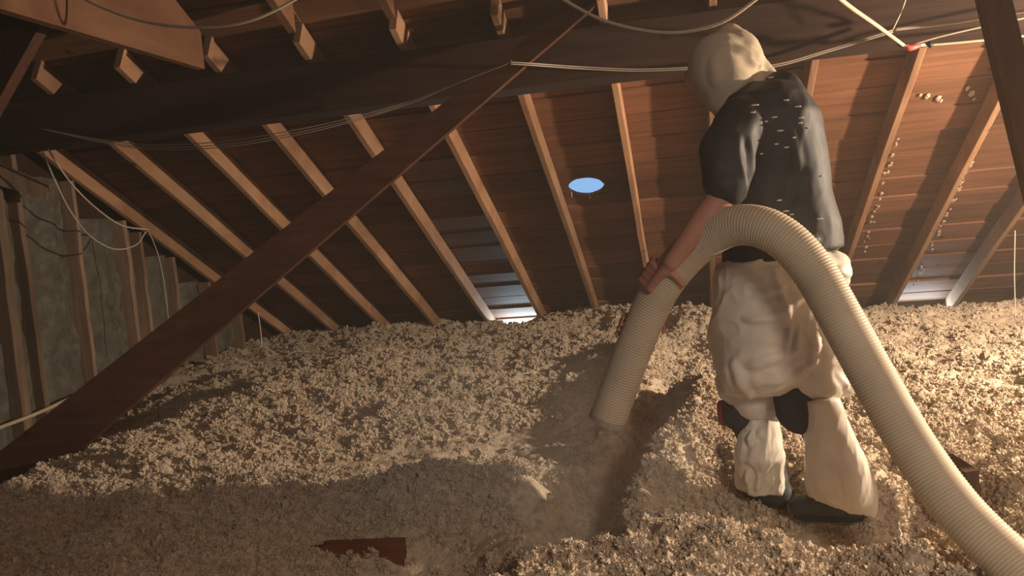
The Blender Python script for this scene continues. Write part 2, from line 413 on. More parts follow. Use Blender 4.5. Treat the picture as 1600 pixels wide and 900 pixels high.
# ------------------------------------------------------------------ loose fill
def vnoise(x, y, seed):
    xi = np.floor(x).astype(np.int64); yi = np.floor(y).astype(np.int64); fx = x-xi; fy = y-yi
    fx = fx*fx*(3-2*fx); fy = fy*fy*(3-2*fy)
    def h(a, b):
        n = (a*374761393+b*668265263+seed*1274126177) & 0xffffffff
        n = ((n ^ (n >> 13))*1274126177) & 0xffffffff; return ((n ^ (n >> 16)) & 0xffff)/65535.
    return (h(xi, yi)*(1-fx)+h(xi+1, yi)*fx)*(1-fy)+(h(xi, yi+1)*(1-fx)+h(xi+1, yi+1)*fx)*fy
def fbm(x, y, seed, o=4):
    s = 0; a = .5; t = 0
    for i in range(o): s = s+a*vnoise(x*2**i, y*2**i, seed+i); t += a; a *= .55
    return s/t
def lumps(x, y, cell, seed):
    """rounded pellets: height of the tallest dome covering a point, 0..1"""
    X = x/cell; Y = y/cell; xi = np.floor(X).astype(np.int64); yi = np.floor(Y).astype(np.int64); best = np.zeros_like(x)
    def h(a, b, s):
        n = (a*374761393+b*668265263+(seed+s)*1274126177) & 0xffffffff
        n = ((n ^ (n >> 13))*1274126177) & 0xffffffff; return ((n ^ (n >> 16)) & 0xffff)/65535.
    for dx in (-1, 0, 1):
        for dy in (-1, 0, 1):
            a, b = xi+dx, yi+dy; r = .45+.45*h(a, b, 3)
            d2 = ((a+h(a, b, 1)-X)**2+(b+h(a, b, 2)-Y)**2)/r**2
            best = np.maximum(best, np.sqrt(np.clip(1-d2, 0, 1))*r*(.7+.5*h(a, b, 4)))
    return best
def G(px, py, z=.05): q = atZ(px, py, z); return q.x, q.y
def gauss(x, y, px, py, sx, sy, ang=0):
    cx, cy = G(px, py); dx, dy = x-cx, y-cy; c, s = math.cos(ang), math.sin(ang)
    return np.exp(-((dx*c+dy*s)/sx)**2-((-dx*s+dy*c)/sy)**2)
def seg(x, y, a, b, wd):
    ax, ay = G(*a); bx, by = G(*b); vx, vy = bx-ax, by-ay
    t = np.clip(((x-ax)*vx+(y-ay)*vy)/(vx*vx+vy*vy), 0, 1)
    return np.exp(-(((x-ax-t*vx)**2+(y-ay-t*vy)**2)/wd**2)**1.5)
def smooth_mask(x, y):
    m = gauss(x, y, 800, 690, .55, .55)+gauss(x, y, 560, 720, .5, .3)+seg(x, y, (1030, 665), (900, 840), .14)
    m = m+gauss(x, y, 690, 850, .28, .25)+gauss(x, y, 530, 900, .28, .2)*.8+gauss(x, y, 1468, 780, .14, .14)*.8+gauss(x, y, 400, 570, .8, .8)*.8+gauss(x, y, 720, 530, .5, .4)*.7+gauss(x,y,1170,800,.22,.12)+gauss(x,y,1310,815,.25,.12)
    n = fbm(x*2.1+5, y*2.6, 77, 3)
    return np.clip(m*1.05+np.clip((n-.56)*5, 0, .8), 0, 1)
def base_h(x, y):
    h = .06+.0*x
    h = h+.20*(fbm(x*1.15+3, y*1.5+1, 5, 4)-.5)+.13*(fbm(x*3.1, y*3.8, 15, 3)-.5)
    h = h-.16*np.clip((y-7.2)/1.6, 0, 1)*np.clip((x+1.0)/3, 0, 1)
    h = h-.14*gauss(x, y, 800, 700, .6, .45)-.08*gauss(x, y, 560, 725, .5, .3)
    h = h-.20*seg(x, y, (1030, 665), (905, 830), .15)
    h = h+.10*seg(x, y, (1015, 560), (985, 680), .13)+.10*seg(x, y, (1090, 650), (1010, 800), .16)
    h = h+.10*seg(x, y, (640, 805), (800, 790), .12)-.10*gauss(x, y, 690, 860, .22, .16)
    h = h-.30*gauss(x, y, 525, 925, .34, .24)
    h = h+.05*np.clip((-x-1.0)/1.5, 0, 1)*np.clip((4.2-y)/1.5, 0, 1)
    h = h+.10*seg(x, y, (940, 500), (1110, 515), .35)
    h = h-.24*np.clip((-x-2.9)/1.0, 0, 1)*np.clip((6.2-y)/1.0, 0, 1)
    for k in (4, 11):
        h = h-.5*np.clip((y-8.35)/.12, 0, 1)*np.clip((.27-np.abs(x-(rX(k)+rX(k+1))/2))/.03, 0, 1)
    # level where the worker stands
    cx, cy = -1.14, 2.24; k = np.exp(-(((x-cx+.25*(y-cy))/.31)**2+((y-cy)/.40)**2)**2); h = h*(1-k)-.13*k
    cx, cy = G(1468, 792, .0); k = np.exp(-(((x-cx)/.17)**2+((y-cy)/.2)**2)**2); h = h*(1-k)-.13*k
    for px, py in ((1183, 795), (1315, 815)):
        cx, cy = G(px, py, .0); k = np.exp(-(((x-cx+.05)/.30)**2+((y-cy+.15)/.30)**2)**2); h = h*(1-k)+(-.065)*k
    # hollow around the exposed timber on the right
    h = h-.24*gauss(x, y, 1470, 820, .22, .2)
    return h
def height(x, y):
    h = base_h(x, y); m = smooth_mask(x, y); k = (1-.85*m)
    wx = .03*(fbm(x*14, y*14, 31, 2)-.5); wy = .03*(fbm(x*14+9, y*14, 33, 2)-.5)
    far = np.clip(y/9., .2, 1)
    l1 = lumps(x+wx, y+wy, .085, 101); l2 = lumps(x+wy, y+wx, .042, 202); l3 = lumps(x, y, .022, 303)
    clump = .035*l1+.024*l2+.011*l3*(1-far*.5)
    return h+k*clump*1.15+.012*fbm(x*22, y*22, 55, 3)*(.4+m)
NR, NC = 760, 980
yv = np.geomspace(1.55, 9.2, NR); tv = np.linspace(-1, 1, NC)
tt = tv*(.55+.45*tv**2)  # denser toward the middle
YY = np.repeat(yv[:, None], NC, 1)
lft = np.clip(-.95*(YY+.7), -4.36, 0); rgt = np.clip(.80*(YY+.9), 0, 5.9)
T = np.repeat(tv[None, :], NR, 0); XX = lft+(rgt-lft)*(T+1)/2
ZZ = height(XX, YY)
# light sideways jitter so pellets overhang slightly
V = np.stack([XX, YY, ZZ], -1).reshape(-1, 3)
idx = np.arange(NR*NC).reshape(NR, NC)
F = np.stack([idx[:-1, :-1], idx[:-1, 1:], idx[1:, 1:], idx[1:, :-1]], -1).reshape(-1, 4)
me = bpy.data.meshes.new('loose_fill_insulation'); me.vertices.add(len(V)); me.vertices.foreach_set('co', V.ravel())
me.loops.add(F.size); me.loops.foreach_set('vertex_index', F.ravel().astype(np.int32))
me.polygons.add(len(F)); me.polygons.foreach_set('loop_start', np.arange(0, F.size, 4, dtype=np.int32)); me.update(calc_edges=True)
me.polygons.foreach_set('use_smooth', np.ones(len(F), dtype=bool))
me.materials.append(M_fill)
at = me.attributes.new('clump', 'FLOAT', 'POINT')
near = np.clip(3.6/V[:, 1], .25, 1.35)**1.6
mk = (1-smooth_mask(V[:, 0], V[:, 1])*.93)
patch = .35+1.1*np.clip((fbm(V[:, 0]*5, V[:, 1]*6, 909, 3)-.35)*3, 0, 1)
at.data.foreach_set('value', (near*mk*patch).astype(np.float32))
fill = bpy.data.objects.new('loose_fill_insulation', me); C.objects.link(fill)
tag(fill, 'deep lumpy layer of beige blown fibre insulation covering the attic floor', 'insulation', kind='stuff')
# pellets scattered over it
ng = bpy.data.node_groups.new('pellets', 'GeometryNodeTree')
ng.interface.new_socket('Geometry', in_out='INPUT', socket_type='NodeSocketGeometry')
ng.interface.new_socket('Geometry', in_out='OUTPUT', socket_type='NodeSocketGeometry')
nn = ng.nodes.new; L = ng.links.new
gi = nn('NodeGroupInput'); go = nn('NodeGroupOutput')
dp = nn('GeometryNodeDistributePointsOnFaces'); dp.distribute_method = 'RANDOM'
na = nn('GeometryNodeInputNamedAttribute'); na.data_type = 'FLOAT'; na.inputs['Name'].default_value = 'clump'
md = nn('ShaderNodeMath'); md.operation = 'MULTIPLY'; md.inputs[1].default_value = 2900
L(na.outputs['Attribute'], md.inputs[0]); L(md.outputs[0], dp.inputs['Density']); L(gi.outputs[0], dp.inputs['Mesh'])
g2i = nn('GeometryNodeGeometryToInstance')
for k in range(4):
    ico = nn('GeometryNodeMeshIcoSphere'); ico.inputs['Radius'].default_value = 1; ico.inputs['Subdivisions'].default_value = 4
    pos = nn('GeometryNodeInputPosition'); ad = nn('ShaderNodeVectorMath'); ad.operation = 'ADD'; ad.inputs[1].default_value = (k*13.1, k*7.7, k*3.3)
    L(pos.outputs[0], ad.inputs[0])
    tn = nn('ShaderNodeTexNoise'); tn.inputs['Scale'].default_value = 1.5; tn.inputs['Detail'].default_value = 3.5; tn.inputs['Roughness'].default_value = .65; L(ad.outputs[0], tn.inputs['Vector'])
    sb = nn('ShaderNodeMath'); sb.operation = 'MULTIPLY_ADD'; sb.inputs[1].default_value = 4.2; sb.inputs[2].default_value = -1.25; L(tn.outputs[0], sb.inputs[0])
    sl = nn('ShaderNodeVectorMath'); sl.operation = 'SCALE'; L(pos.outputs[0], sl.inputs[0]); L(sb.outputs[0], sl.inputs['Scale'])
    sp = nn('GeometryNodeSetPosition'); L(ico.outputs[0], sp.inputs[0]); L(sl.outputs[0], sp.inputs['Position'])
    sm = nn('GeometryNodeSetMaterial'); sm.inputs['Material'].default_value = M_fill; L(sp.outputs[0], sm.inputs[0]); L(sm.outputs[0], g2i.inputs[0])
ip = nn('GeometryNodeInstanceOnPoints'); ip.inputs['Pick Instance'].default_value = True
L(dp.outputs['Points'], ip.inputs['Points']); L(g2i.outputs[0], ip.inputs['Instance'])
rr = nn('FunctionNodeRandomValue'); rr.data_type = 'FLOAT_VECTOR'; rr.inputs[0].default_value = (0, 0, 0); rr.inputs[1].default_value = (6.28, 6.28, 6.28); L(rr.outputs[0], ip.inputs['Rotation'])
rs = nn('FunctionNodeRandomValue'); rs.data_type = 'FLOAT'; rs.inputs[2].default_value = 0; rs.inputs[3].default_value = 1; rs.inputs['Seed'].default_value = 5
pw = nn('ShaderNodeMath'); pw.operation = 'POWER'; pw.inputs[1].default_value = 2.6; L(rs.outputs[1], pw.inputs[0])
ma = nn('ShaderNodeMath'); ma.operation = 'MULTIPLY_ADD'; ma.inputs[1].default_value = .017; ma.inputs[2].default_value = .008; L(pw.outputs[0], ma.inputs[0])
L(ma.outputs[0], ip.inputs['Scale'])
jn = nn('GeometryNodeJoinGeometry'); L(gi.outputs[0], jn.inputs[0]); L(ip.outputs[0], jn.inputs[0]); L(jn.outputs[0], go.inputs[0])
mod = fill.modifiers.new('pellets', 'NODES'); mod.node_group = ng

# timbers showing through the fill
def box_from(name, c0, c1, up, thick, mat, label, cat, rows=2):
    n = (c1-c0).cross(up).normalized()
    if n.y < 0: n = -n
    v = [c0, c1, c1+up, c0+up]; v += [q+n*thick for q in v]
    return tag(mkobj(name, v, [(0, 1, 2, 3), (7, 6, 5, 4), (0, 4, 5, 1), (1, 5, 6, 2), (2, 6, 7, 3), (3, 7, 4, 0)], mat), label, cat)
a = atY(425, 856, 2.62); b = atY(628, 847, 2.66)
box_from('floor_joist', a-Vector((0.1, 0, .22)), b-Vector((0, 0, .22)), Vector((0, 0, .22)), .045, M_joist, 'reddish floor joist showing through the insulation at the bottom', 'joist')
a = atY(1425, 683, 3.15); b = atY(1508, 738, 2.9)
box_from('timber_offcut', a-Vector((0, 0, .15)), b-Vector((0, 0, .15)), Vector((0, 0, .15)), .05, M_post, 'dark board edge poking out of the insulation right of the hose', 'board')

# ------------------------------------------------------------------ cables
def up_to_roof(p):
    return Vector((p.x, p.y, 1.149+CZ-(p.y-4.3)*TAN+RD/math.cos(SL)-.01))
def cable(name, pts, r, mat, label, cat='cable', group=None, n=10, sides=8):
    q = catmull(pts, n)
    def ext(q):
        d = (q[0]-q[3]).normalized(); p = q[0].copy(); out = []
        for _ in range(200):
            if p.z >= up_to_roof(p).z: break
            d = (d+Vector((0, 0, .03))).normalized(); p = p+d*.02; out.append(p.copy())
        return out[::-1]+q
    if name in ('hanging_cable', 'taut_cable', 'twisted_cord'):
        q = ext(q)
        if name == 'hanging_cable': q = ext(q[::-1])
    mb = MB(); tube(mb, q, r, sides); return tag(mb.build(name, mat, None, True), label, cat, group)
cable('hanging_cable', [atY(60, -45, 3.2), atY(135, 0, 3.2), atY(215, 31, 3.2), atY(300, 43, 3.2), atY(385, 34, 3.2), atY(460, 0, 3.2), atY(520, -40, 3.2)], .0065, M_cable, 'pale electric cable sagging across the top left')
cable('hanging_cable', [atY(830, -40, 3.1), atY(882, 0, 3.1), atY(950, 34, 3.08), atY(1040, 51, 3.05), atY(1120, 38, 3.03), atY(1180, 0, 3.0), atY(1230, -45, 3.0)], .0058, M_cable, 'pale electric cable sagging above the hooded head')
bundle = empty('wire_bundle', atY(400, 215, 4.45), 'thin grey wires strung loosely along the dark beam and stapled to the diagonal plank', 'wire')
base = [(60, 200), (150, 217), (235, 226), (340, 222), (440, 207), (540, 186), (640, 158), (720, 128), (797, 98)]
for q in range(3):
    pts = []
    for i, (x, y) in enumerate(base):
        sag = [0, 5, 9][q]*math.sin(PI*min(1, i/7))
        pts.append(atY(x, y+sag, 4.40 if i < 7 else (4.30 if i < 8 else 4.20)))
    mb = MB(); tube(mb, catmull(pts, 8), .0026, 6); mb.build('wire', M_greycable, bundle, True)
for q in range(2):
    pts = [atY(x, y+q*3, Yq) for x, y, Yq in ((797, 97, 4.20), (830, 99, 4.25), (900, 104, 4.4), (990, 108, 4.44), (1080, 105, 4.44), (1150, 99, 4.44), (1210, 101, 4.44), (1300, 76, 4.44), (1395, 47, 4.43))]
    mb = MB(); tube(mb, catmull(pts, 8), .0036, 6); mb.build('wire', M_greycable, bundle, True)
mb = MB(); mb.beam(atY(797, 94, 4.19), atY(797, 102, 4.19), (1, 0, 0), .012, (0, 1, 0), .012, 1, 0, .002); mb.build('staple', M_blackplastic, bundle)
cable('taut_cable', [atY(1300, -12, 3.3), atY(1330, 12, 3.5), atY(1370, 40, 3.9), atY(1412, 71, 4.3)], .0085, M_cable, 'pale cable running down from the top to the red joint', n=6)
cable('flat_cable', [atY(1397, 46, 4.4), atY(1440, 41, 4.38), atY(1490, 35, 4.3), atY(1545, 26, 4.2), atY(1620, 14, 4.1)], .0085, M_greycable, 'greyish cable from the beam to the leaning post above the red joint')
cable('flat_cable', [atY(1425, 72, 4.36), atY(1470, 69, 4.36), atY(1535, 63, 4.36), atY(1640, 52, 4.36)], .0055, M_cable, 'pale cable leaving the red joint along the beam underside, lower of two')
cable('flat_cable', [atY(1425, 70, 4.38), atY(1470, 57, 4.38), atY(1535, 42, 4.38), atY(1640, 20, 4.38)], .0045, M_greycable, 'thin grey cable rising from the red joint to the leaning post')
cable('twisted_cord', [atY(1418, -10, 4.3), atY(1408, 18, 4.33), atY(1395, 46, 4.36)], .004, M_twine, 'short twisted cord hanging above the red cable joint', 'cord')
jt = empty('cable_joint', atY(1425, 72, 4.32), 'small red taped cable joint under the beam on the right', 'cable joint')
mb = MB(); tube(mb, [atY(1404, 66, 4.3), atY(1410, 70, 4.3), atY(1415, 73, 4.3)], .014, 8); mb.build('black_tape', M_blackplastic, jt, True)
mb = MB(); tube(mb, catmull([atY(1413, 71, 4.3), atY(1421, 75, 4.3), atY(1430, 73, 4.31), atY(1437, 71, 4.32)], 4), lambda t: .010+.004*math.sin(PI*t), 8); mb.build('red_tape', M_pink, jt, True)
mb = MB(); tube(mb, [atY(1436, 71, 4.32), atY(1444, 70, 4.33)], .007, 8); mb.build('white_tape', M_lint, jt, True)
mb = MB(); tube(mb, [atY(1449, 66, 4.33), atY(1456, 73, 4.33)], .012, 8); mb.build('black_clip', M_blackplastic, jt, True)
cable('wall_cable', [atY(75, 233, 4.5), atY(110, 285, 4.7), atY(150, 325, 4.9), atY(190, 352, 5.2), atY(232, 359, 5.4)], .006, M_twine, 'pale wire drooping from the beam to the top of the left studs, upper loop')
cable('wall_cable', [atY(66, 235, 4.5), atY(85, 280, 4.6), atY(110, 330, 4.7), atY(140, 368, 4.9), atY(178, 389, 5.1), atY(212, 383, 5.3), atY(228, 362, 5.4)], .005, M_twine, 'pale wire drooping in front of the left studs, lower loop')
cable('wall_cable', [atY(232, 360, 5.4), atY(246, 395, 5.4), atY(256, 440, 5.4), atY(262, 490, 5.4), atY(266, 535, 5.4)], .0035, M_twine, 'thin thread hanging down the far left studs')
cable('wall_cable', [atX(-60, 690, -4.24), atX(0, 668, -4.24), atX(60, 645, -4.24), atX(110, 622, -4.24), atX(160, 600, -4.24), atX(190, 572, -4.24), atX(222, 549, -4.24), atX(245, 556, -4.24)], .013, M_cable, 'thick pale cable stapled low across the left studs')
cable('hanging_thread', [atY(1586, 360, 5.6), atY(1585, 430, 5.6), atY(1587, 500, 5.6)], .003, M_twine, 'thin pale thread hanging by the right edge', 'thread')
cable('hanging_thread', [atY(403, 488, 4.0), atY(407, 515, 4.0), atY(409, 542, 4.0)], .0025, M_twine, 'thin thread hanging from the lit edge of the diagonal plank', 'thread')

# ------------------------------------------------------------------ blower hose
hp = [(1760, 1090, 1.95), (1690, 1000, 2.03), (1605, 905, 2.14), (1500, 800, 2.26), (1428, 700, 2.36), (1370, 600, 2.44), (1318, 505, 2.50), (1272, 425, 2.55), (1228, 375, 2.58), (1180, 352, 2.62), (1128, 358, 2.68), (1076, 396, 2.74), (1030, 455, 2.78), (990, 545, 2.80), (950, 655, 2.82)]
hpts = catmull([atY(*q) for q in hp], 24)
# resample evenly
Ls = [0]
for i in range(1, len(hpts)): Ls.append(Ls[-1]+(hpts[i]-hpts[i-1]).length)
tot = Ls[-1]; step = .0023; ns = int(tot/step); res = []
Pn = np.array(hpts); S_ = np.linspace(0, tot, ns)
H = np.stack([np.interp(S_, Ls, Pn[:, k]) for k in range(3)], 1)
k5 = np.ones(35)/35
for c in range(3):
    pad = np.pad(H[:, c], 17, mode='edge'); hsm = np.convolve(pad, k5, 'valid'); hsm[:18] = H[:18, c]; hsm[-18:] = H[-18:, c]; H[:, c] = hsm
HR_ = .062
hv = [Vector(q) for q in H]
hose = empty('blower_hose', hv[0], 'thick ribbed beige blower hose curving from the lower right under the arm of the worker', 'hose')
mb = MB(); tube(mb, hv, lambda t: HR_+.0010*math.sin(t*(ns-1)*step/.0092*2*PI), 26); mb.build('hose_tube', M_hose, hose, True)
mb = MB(); tube(mb, [hv[-1]+(hv[-1]-hv[-8]).normalized()*d for d in (-.012, -.010, .0, .008, .009)], .066, 26); mb.build('nozzle_collar', M_greycable, hose, True)

# ------------------------------------------------------------------ worker
Y0 = 2.95
def P(px, py, dy=0): return atY(px, py, Y0+dy)
def cap(mb, p0, r0, p1, r1, seg=16, rings=5):
    """tapered capsule"""
    d = (p1-p0); L_ = d.length; t = d/L_ if L_ > 1e-6 else Vector((0, 0, 1)); u = t.orthogonal().normalized(); s = t.cross(u)
    prof = []
    for i in range(rings+1): a = -PI/2+PI/2*i/rings; prof.append((r0*math.sin(a), r0*math.cos(a)))
    for i in range(rings+1): a = PI/2*i/rings; prof.append((L_+r1*math.sin(a), r1*math.cos(a)))
    v = []; f = []
    for h, r in prof:
        r = max(r, 1e-4)
        for j in range(seg): a = 2*PI*j/seg; v.append(p0+t*h+u*math.cos(a)*r+s*math.sin(a)*r)
    n = len(prof)
    for i in range(n-1):
        for j in range(seg): f.append((i*seg+j, i*seg+(j+1) % seg, (i+1)*seg+(j+1) % seg, (i+1)*seg+j))
    f.append(tuple(range(seg-1, -1, -1))); f.append(tuple((n-1)*seg+j for j in range(seg)))
    mb.add(v, f)
def ell(mb, c, rx, ry, rz, rot=None, n=14):
    v = []; f = []; R = rot if rot else Matrix.Identity(3)
    for i in range(n+1):
        a = -PI/2+PI*i/n
        for j in range(2*n): b = PI*j/n; v.append(c+R@Vector((rx*max(math.cos(a), 1e-3)*math.cos(b), ry*max(math.cos(a), 1e-3)*math.sin(b), rz*math.sin(a))))
    for i in range(n):
        for j in range(2*n): f.append((i*2*n+j, i*2*n+(j+1) % (2*n), (i+1)*2*n+(j+1) % (2*n), (i+1)*2*n+j))
    f.append(tuple(range(2*n-1, -1, -1))); f.append(tuple(n*2*n+j for j in range(2*n)))
    mb.add(v, f)
def slab(mb, secs, seg=24, power=2.4):
    """loft of super-ellipse sections: (centre, half width X, half depth Y, up tilt)"""
    v = []; f = []
    for c, rx, ry, *rest in secs:
        yaw = rest[0] if rest else 0
        for j in range(seg):
            a = 2*PI*j/seg; cx = abs(math.cos(a))**(2/power)*math.copysign(1, math.cos(a)); sy = abs(math.sin(a))**(2/power)*math.copysign(1, math.sin(a))
            q = Vector((rx*cx, ry*sy, 0)); q.rotate(Matrix.Rotation(yaw, 3, 'Z')); v.append(c+q)
    n = len(secs)
    for i in range(n-1):
        for j in range(seg): f.append((i*seg+j, i*seg+(j+1) % seg, (i+1)*seg+(j+1) % seg, (i+1)*seg+j))
    f.append(tuple(range(seg-1, -1, -1))); f.append(tuple((n-1)*seg+j for j in range(seg)))
    mb.add(v, f)
def remesh(name, mb, voxel, smooth, mat, parent, folds=None, wr=0, wr_scale=(6, 6, 3), post=1):
    me = bpy.data.meshes.new(name); me.from_pydata([tuple(q) for q in mb.v], [], mb.f); me.update()
    bm = bmesh.new(); bm.from_mesh(me); bmesh.ops.recalc_face_normals(bm, faces=bm.faces); bm.to_mesh(me); bm.free()
    o = bpy.data.objects.new('tmp', me); C.objects.link(o)
    r = o.modifiers.new('r', 'REMESH'); r.mode = 'VOXEL'; r.voxel_size = voxel; r.use_smooth_shade = True
    if smooth: s_ = o.modifiers.new('s', 'SMOOTH'); s_.factor = .5; s_.iterations = smooth
    bpy.context.view_layer.update(); dg = bpy.context.evaluated_depsgraph_get()
    m2 = bpy.data.meshes.new_from_object(o.evaluated_get(dg)); bpy.data.objects.remove(o)
    n = len(m2.vertices); co = np.empty(n*3); m2.vertices.foreach_get('co', co); co = co.reshape(-1, 3)
    no = np.empty(n*3); m2.vertices.foreach_get('normal', no); no = no.reshape(-1, 3)
    d = np.zeros(n)
    if folds:
        for a, b, wd, ht in folds:
            a = np.array(a); b = np.array(b); ab = b-a; t = np.clip(((co-a)@ab)/(ab@ab), 0, 1)
            # bowed crease with pinched ends
            q = a+t[:, None]*ab; dist = np.linalg.norm(co-q, axis=1)/(wd*(.45+.55*np.sin(PI*np.clip(t, .02, .98))))
            d += ht*np.sin(PI*np.clip(t, 0.04, .96))*(np.exp(-dist**2)-.35*np.exp(-(dist-1.7)**2*2))
    if wr:
        sx_, sy_, sz_ = wr_scale
        for i in range(n):
            x, y, z = co[i]; wv = Vector((x*sx_, y*sy_, z*sz_)); ww = noise.noise_vector(wv*.6)*.9
            d[i] += wr*1.2*max(0, 1-2.6*abs(noise.noise(wv+ww)))**2+wr*.75*max(0, 1-2.6*abs(noise.noise((wv+ww)*1.9+Vector((5, 1, 2)))))**2+wr*.35*max(0, 1-2.6*abs(noise.noise((wv+ww)*4.1+Vector((1, 9, 2)))))**2-wr*.5
    co += no*d[:, None]
    faces = [tuple(p.vertices) for p in m2.polygons]; bpy.data.meshes.remove(m2)
    return mkobj(name, co, faces, mat, parent, True)

foot_L = atZ(1300, 812, .0); foot_R = atZ(1185, 792, .0)
worker = empty('person', (foot_L+foot_R)/2, 'person in beige hood, black t-shirt and baggy off-white trousers, seen from behind aiming a hose', 'person')
# body -----------------------------------------------------------
B = MB()
headc = P(1133, 112, -.02); neck = P(1172, 165, .0); chest = P(1195, 215, .02); waist = P(1215, 350, .02); hip = P(1215, 420, .0)
shL = P(1150, 190, -.18); shR = P(1180, 175, .19)
elL = P(1134, 300, -.26); 
# hose frame at grip
def hose_at(px):
    best = min(range(len(hv)), key=lambda i: (hv[i]-atY(px[0], px[1], hv[i].y)).length); t = (hv[min(best+5, len(hv)-1)]-hv[best-5]).normalized(); return hv[best], t
gL, tL = hose_at((1042, 440)); gR, tR = hose_at((1000, 522))
def grip(mb, g, t, palm_dir, wrist_from, flip=1):
    """palm on the hose at palm_dir, four fingers curling round, thumb the other way; returns wrist point"""
    p = (palm_dir-t*palm_dir.dot(t)).normalized(); q = t.cross(p)*flip
    R0 = HR_+.012
    def ring(a, off, r=R0): return g+t*off+(p*math.cos(a)+q*math.sin(a))*r
    # palm: flattened pad lying on the hose
    for i, off in enumerate((-.034, -.012, .011, .033)):
        cap(mb, ring(-.35, off*.9, R0+.004), .0135, ring(.42, off, R0+.002), .0115, 10, 3)
    ln = (1.0, 1.12, 1.05, .82)
    for i, off in enumerate((-.036, -.012, .012, .035)):
        a0 = .42; pts = [a0, a0+.52*ln[i], a0+.92*ln[i], a0+1.22*ln[i]]; rs = (.0105, .0095, .0088, .0075)
        for k in range(3): cap(mb, ring(pts[k], off*(1-.04*k), R0-.001*k+(.003 if k == 1 else 0)), rs[k], ring(pts[k+1], off*(1-.04*(k+1)), R0-.001*(k+1)), rs[k+1], 10, 3)
    sgn = -1
    tp = [ring(-.35, -.040), ring(-.75, -.052), ring(-1.15, -.045), ring(-1.5, -.033)]
    for k in range(3): cap(mb, tp[k], (.014, .0115, .0105)[k], tp[k+1], (.0115, .0105, .009)[k], 10, 3)
    wr_ = ring(-.5, -.085 if True else 0, R0+.018)
    for off in (-.02, .015): cap(mb, ring(-.3, off, R0+.004), .014, wr_, .021, 12, 4)
    return wr_
wL = grip(B, gL, tL, Vector((-.35, -.75, .55)), elL)
wR = grip(B, gR, tR, Vector((.1, .8, .5)), None, -1)
elR = P(1108, 345, .22)
def dcap(a, ra, b, rb): cap(B, a, ra, b, rb, 18, 6)
dcap(shL, .055, elL, .043); dcap(elL, .043, elL.lerp(wL, .35), .043); dcap(elL.lerp(wL, .35), .043, wL, .026)
dcap(shR, .055, elR, .042); dcap(elR, .042, wR, .026)
dcap(neck, .058, headc.lerp(neck, .45), .056); dcap(shL, .06, shR, .06); dcap(chest, .12, waist, .11); dcap(waist, .12, hip, .13)
for dd in (-.07, .07): dcap(chest+Vector((0, dd, .02)), .10, waist+Vector((0, dd*.6, 0)), .10)
hL = P(1245, 440, -.08); hR = P(1195, 440, .09)
ankL = foot_L+Vector((.03, 0, .10)); ankR = foot_R+Vector((.02, 0, .10))
knL = P(1268, 640, -.08); knR = P(1165, 645, .10)
dcap(hL, .085, knL, .045); dcap(knL, .045, ankL, .035); dcap(hR, .085, knR, .045); dcap(knR, .045, ankR, .035)
# head: facing left and down, turned a little away from the camera
fwd = Vector((-.86, .38, -.34)).normalized(); upv = Vector((-.30, 0, .95)); upv = (upv-fwd*upv.dot(fwd)).normalized(); sid = fwd.cross(upv)
RH = Matrix((sid, fwd, upv)).transposed()
def HD(x, y, z): return headc+sid*x+fwd*y+upv*z
ell(B, HD(0, -.012, .02), .074, .094, .09, RH); ell(B, HD(0, .03, -.045), .056, .062, .065, RH)   # skull, jaw
cap(B, HD(0, .088, .012), .010, HD(0, .112, -.022), .013, 10, 3)          # nose
ell(B, HD(0, .085, -.055), .026, .012, .007, RH, 8); ell(B, HD(0, .083, -.068), .024, .012, .007, RH, 8)   # lips
ell(B, HD(0, .078, -.098), .022, .018, .016, RH, 8)
for s_ in (-1, 1):
    ell(B, HD(.032*s_, .080, .038), .024, .012, .008, RH, 8)              # brow
    ell(B, HD(.077*s_, -.005, -.005), .008, .018, .03, RH, 8)             # ear
body = remesh('body', B, .0048, 3, M_skin, worker)
for s_ in (-1, 1):
    e_ = MB(); ell(e_, HD(.031*s_, .080, .016), .0125, .0125, .0105, RH, 8); e_.build('eye', M_eye, worker, True)
# hood ------------------------------------------------------------
Hd = MB()
ell(Hd, P(1128, 108, -.02), .112, .115, .122); ell(Hd, P(1150, 95, .0), .09, .10, .10)
cap(Hd, P(1140, 62, 0), .055, P(1139, 44, 0), .012, 16, 4)                # peak
cap(Hd, P(1140, 60, 0), .05, P(1212, 122, .02), .018, 16, 4)              # back drape
cap(Hd, P(1150, 110, .02), .10, P(1165, 150, .02), .075, 16, 5); cap(Hd, P(1128, 130, -.02), .095, P(1140, 165, -.02), .06, 16, 5)
ell(Hd, P(1085, 120, .03), .035, .05, .03)
hood = remesh('hood', Hd, .008, 3, M_hood, worker, [
    (P(1125, 75, -.12), P(1195, 88, -.06), .016, .016), (P(1135, 95, -.12), P(1200, 100, -.05), .012, .014), (P(1150, 60, -.08), P(1205, 115, -.03), .014, .010),
    (P(1115, 80, -.13), P(1120, 150, -.12), .02, .008)], .003, (4, 4, 4))
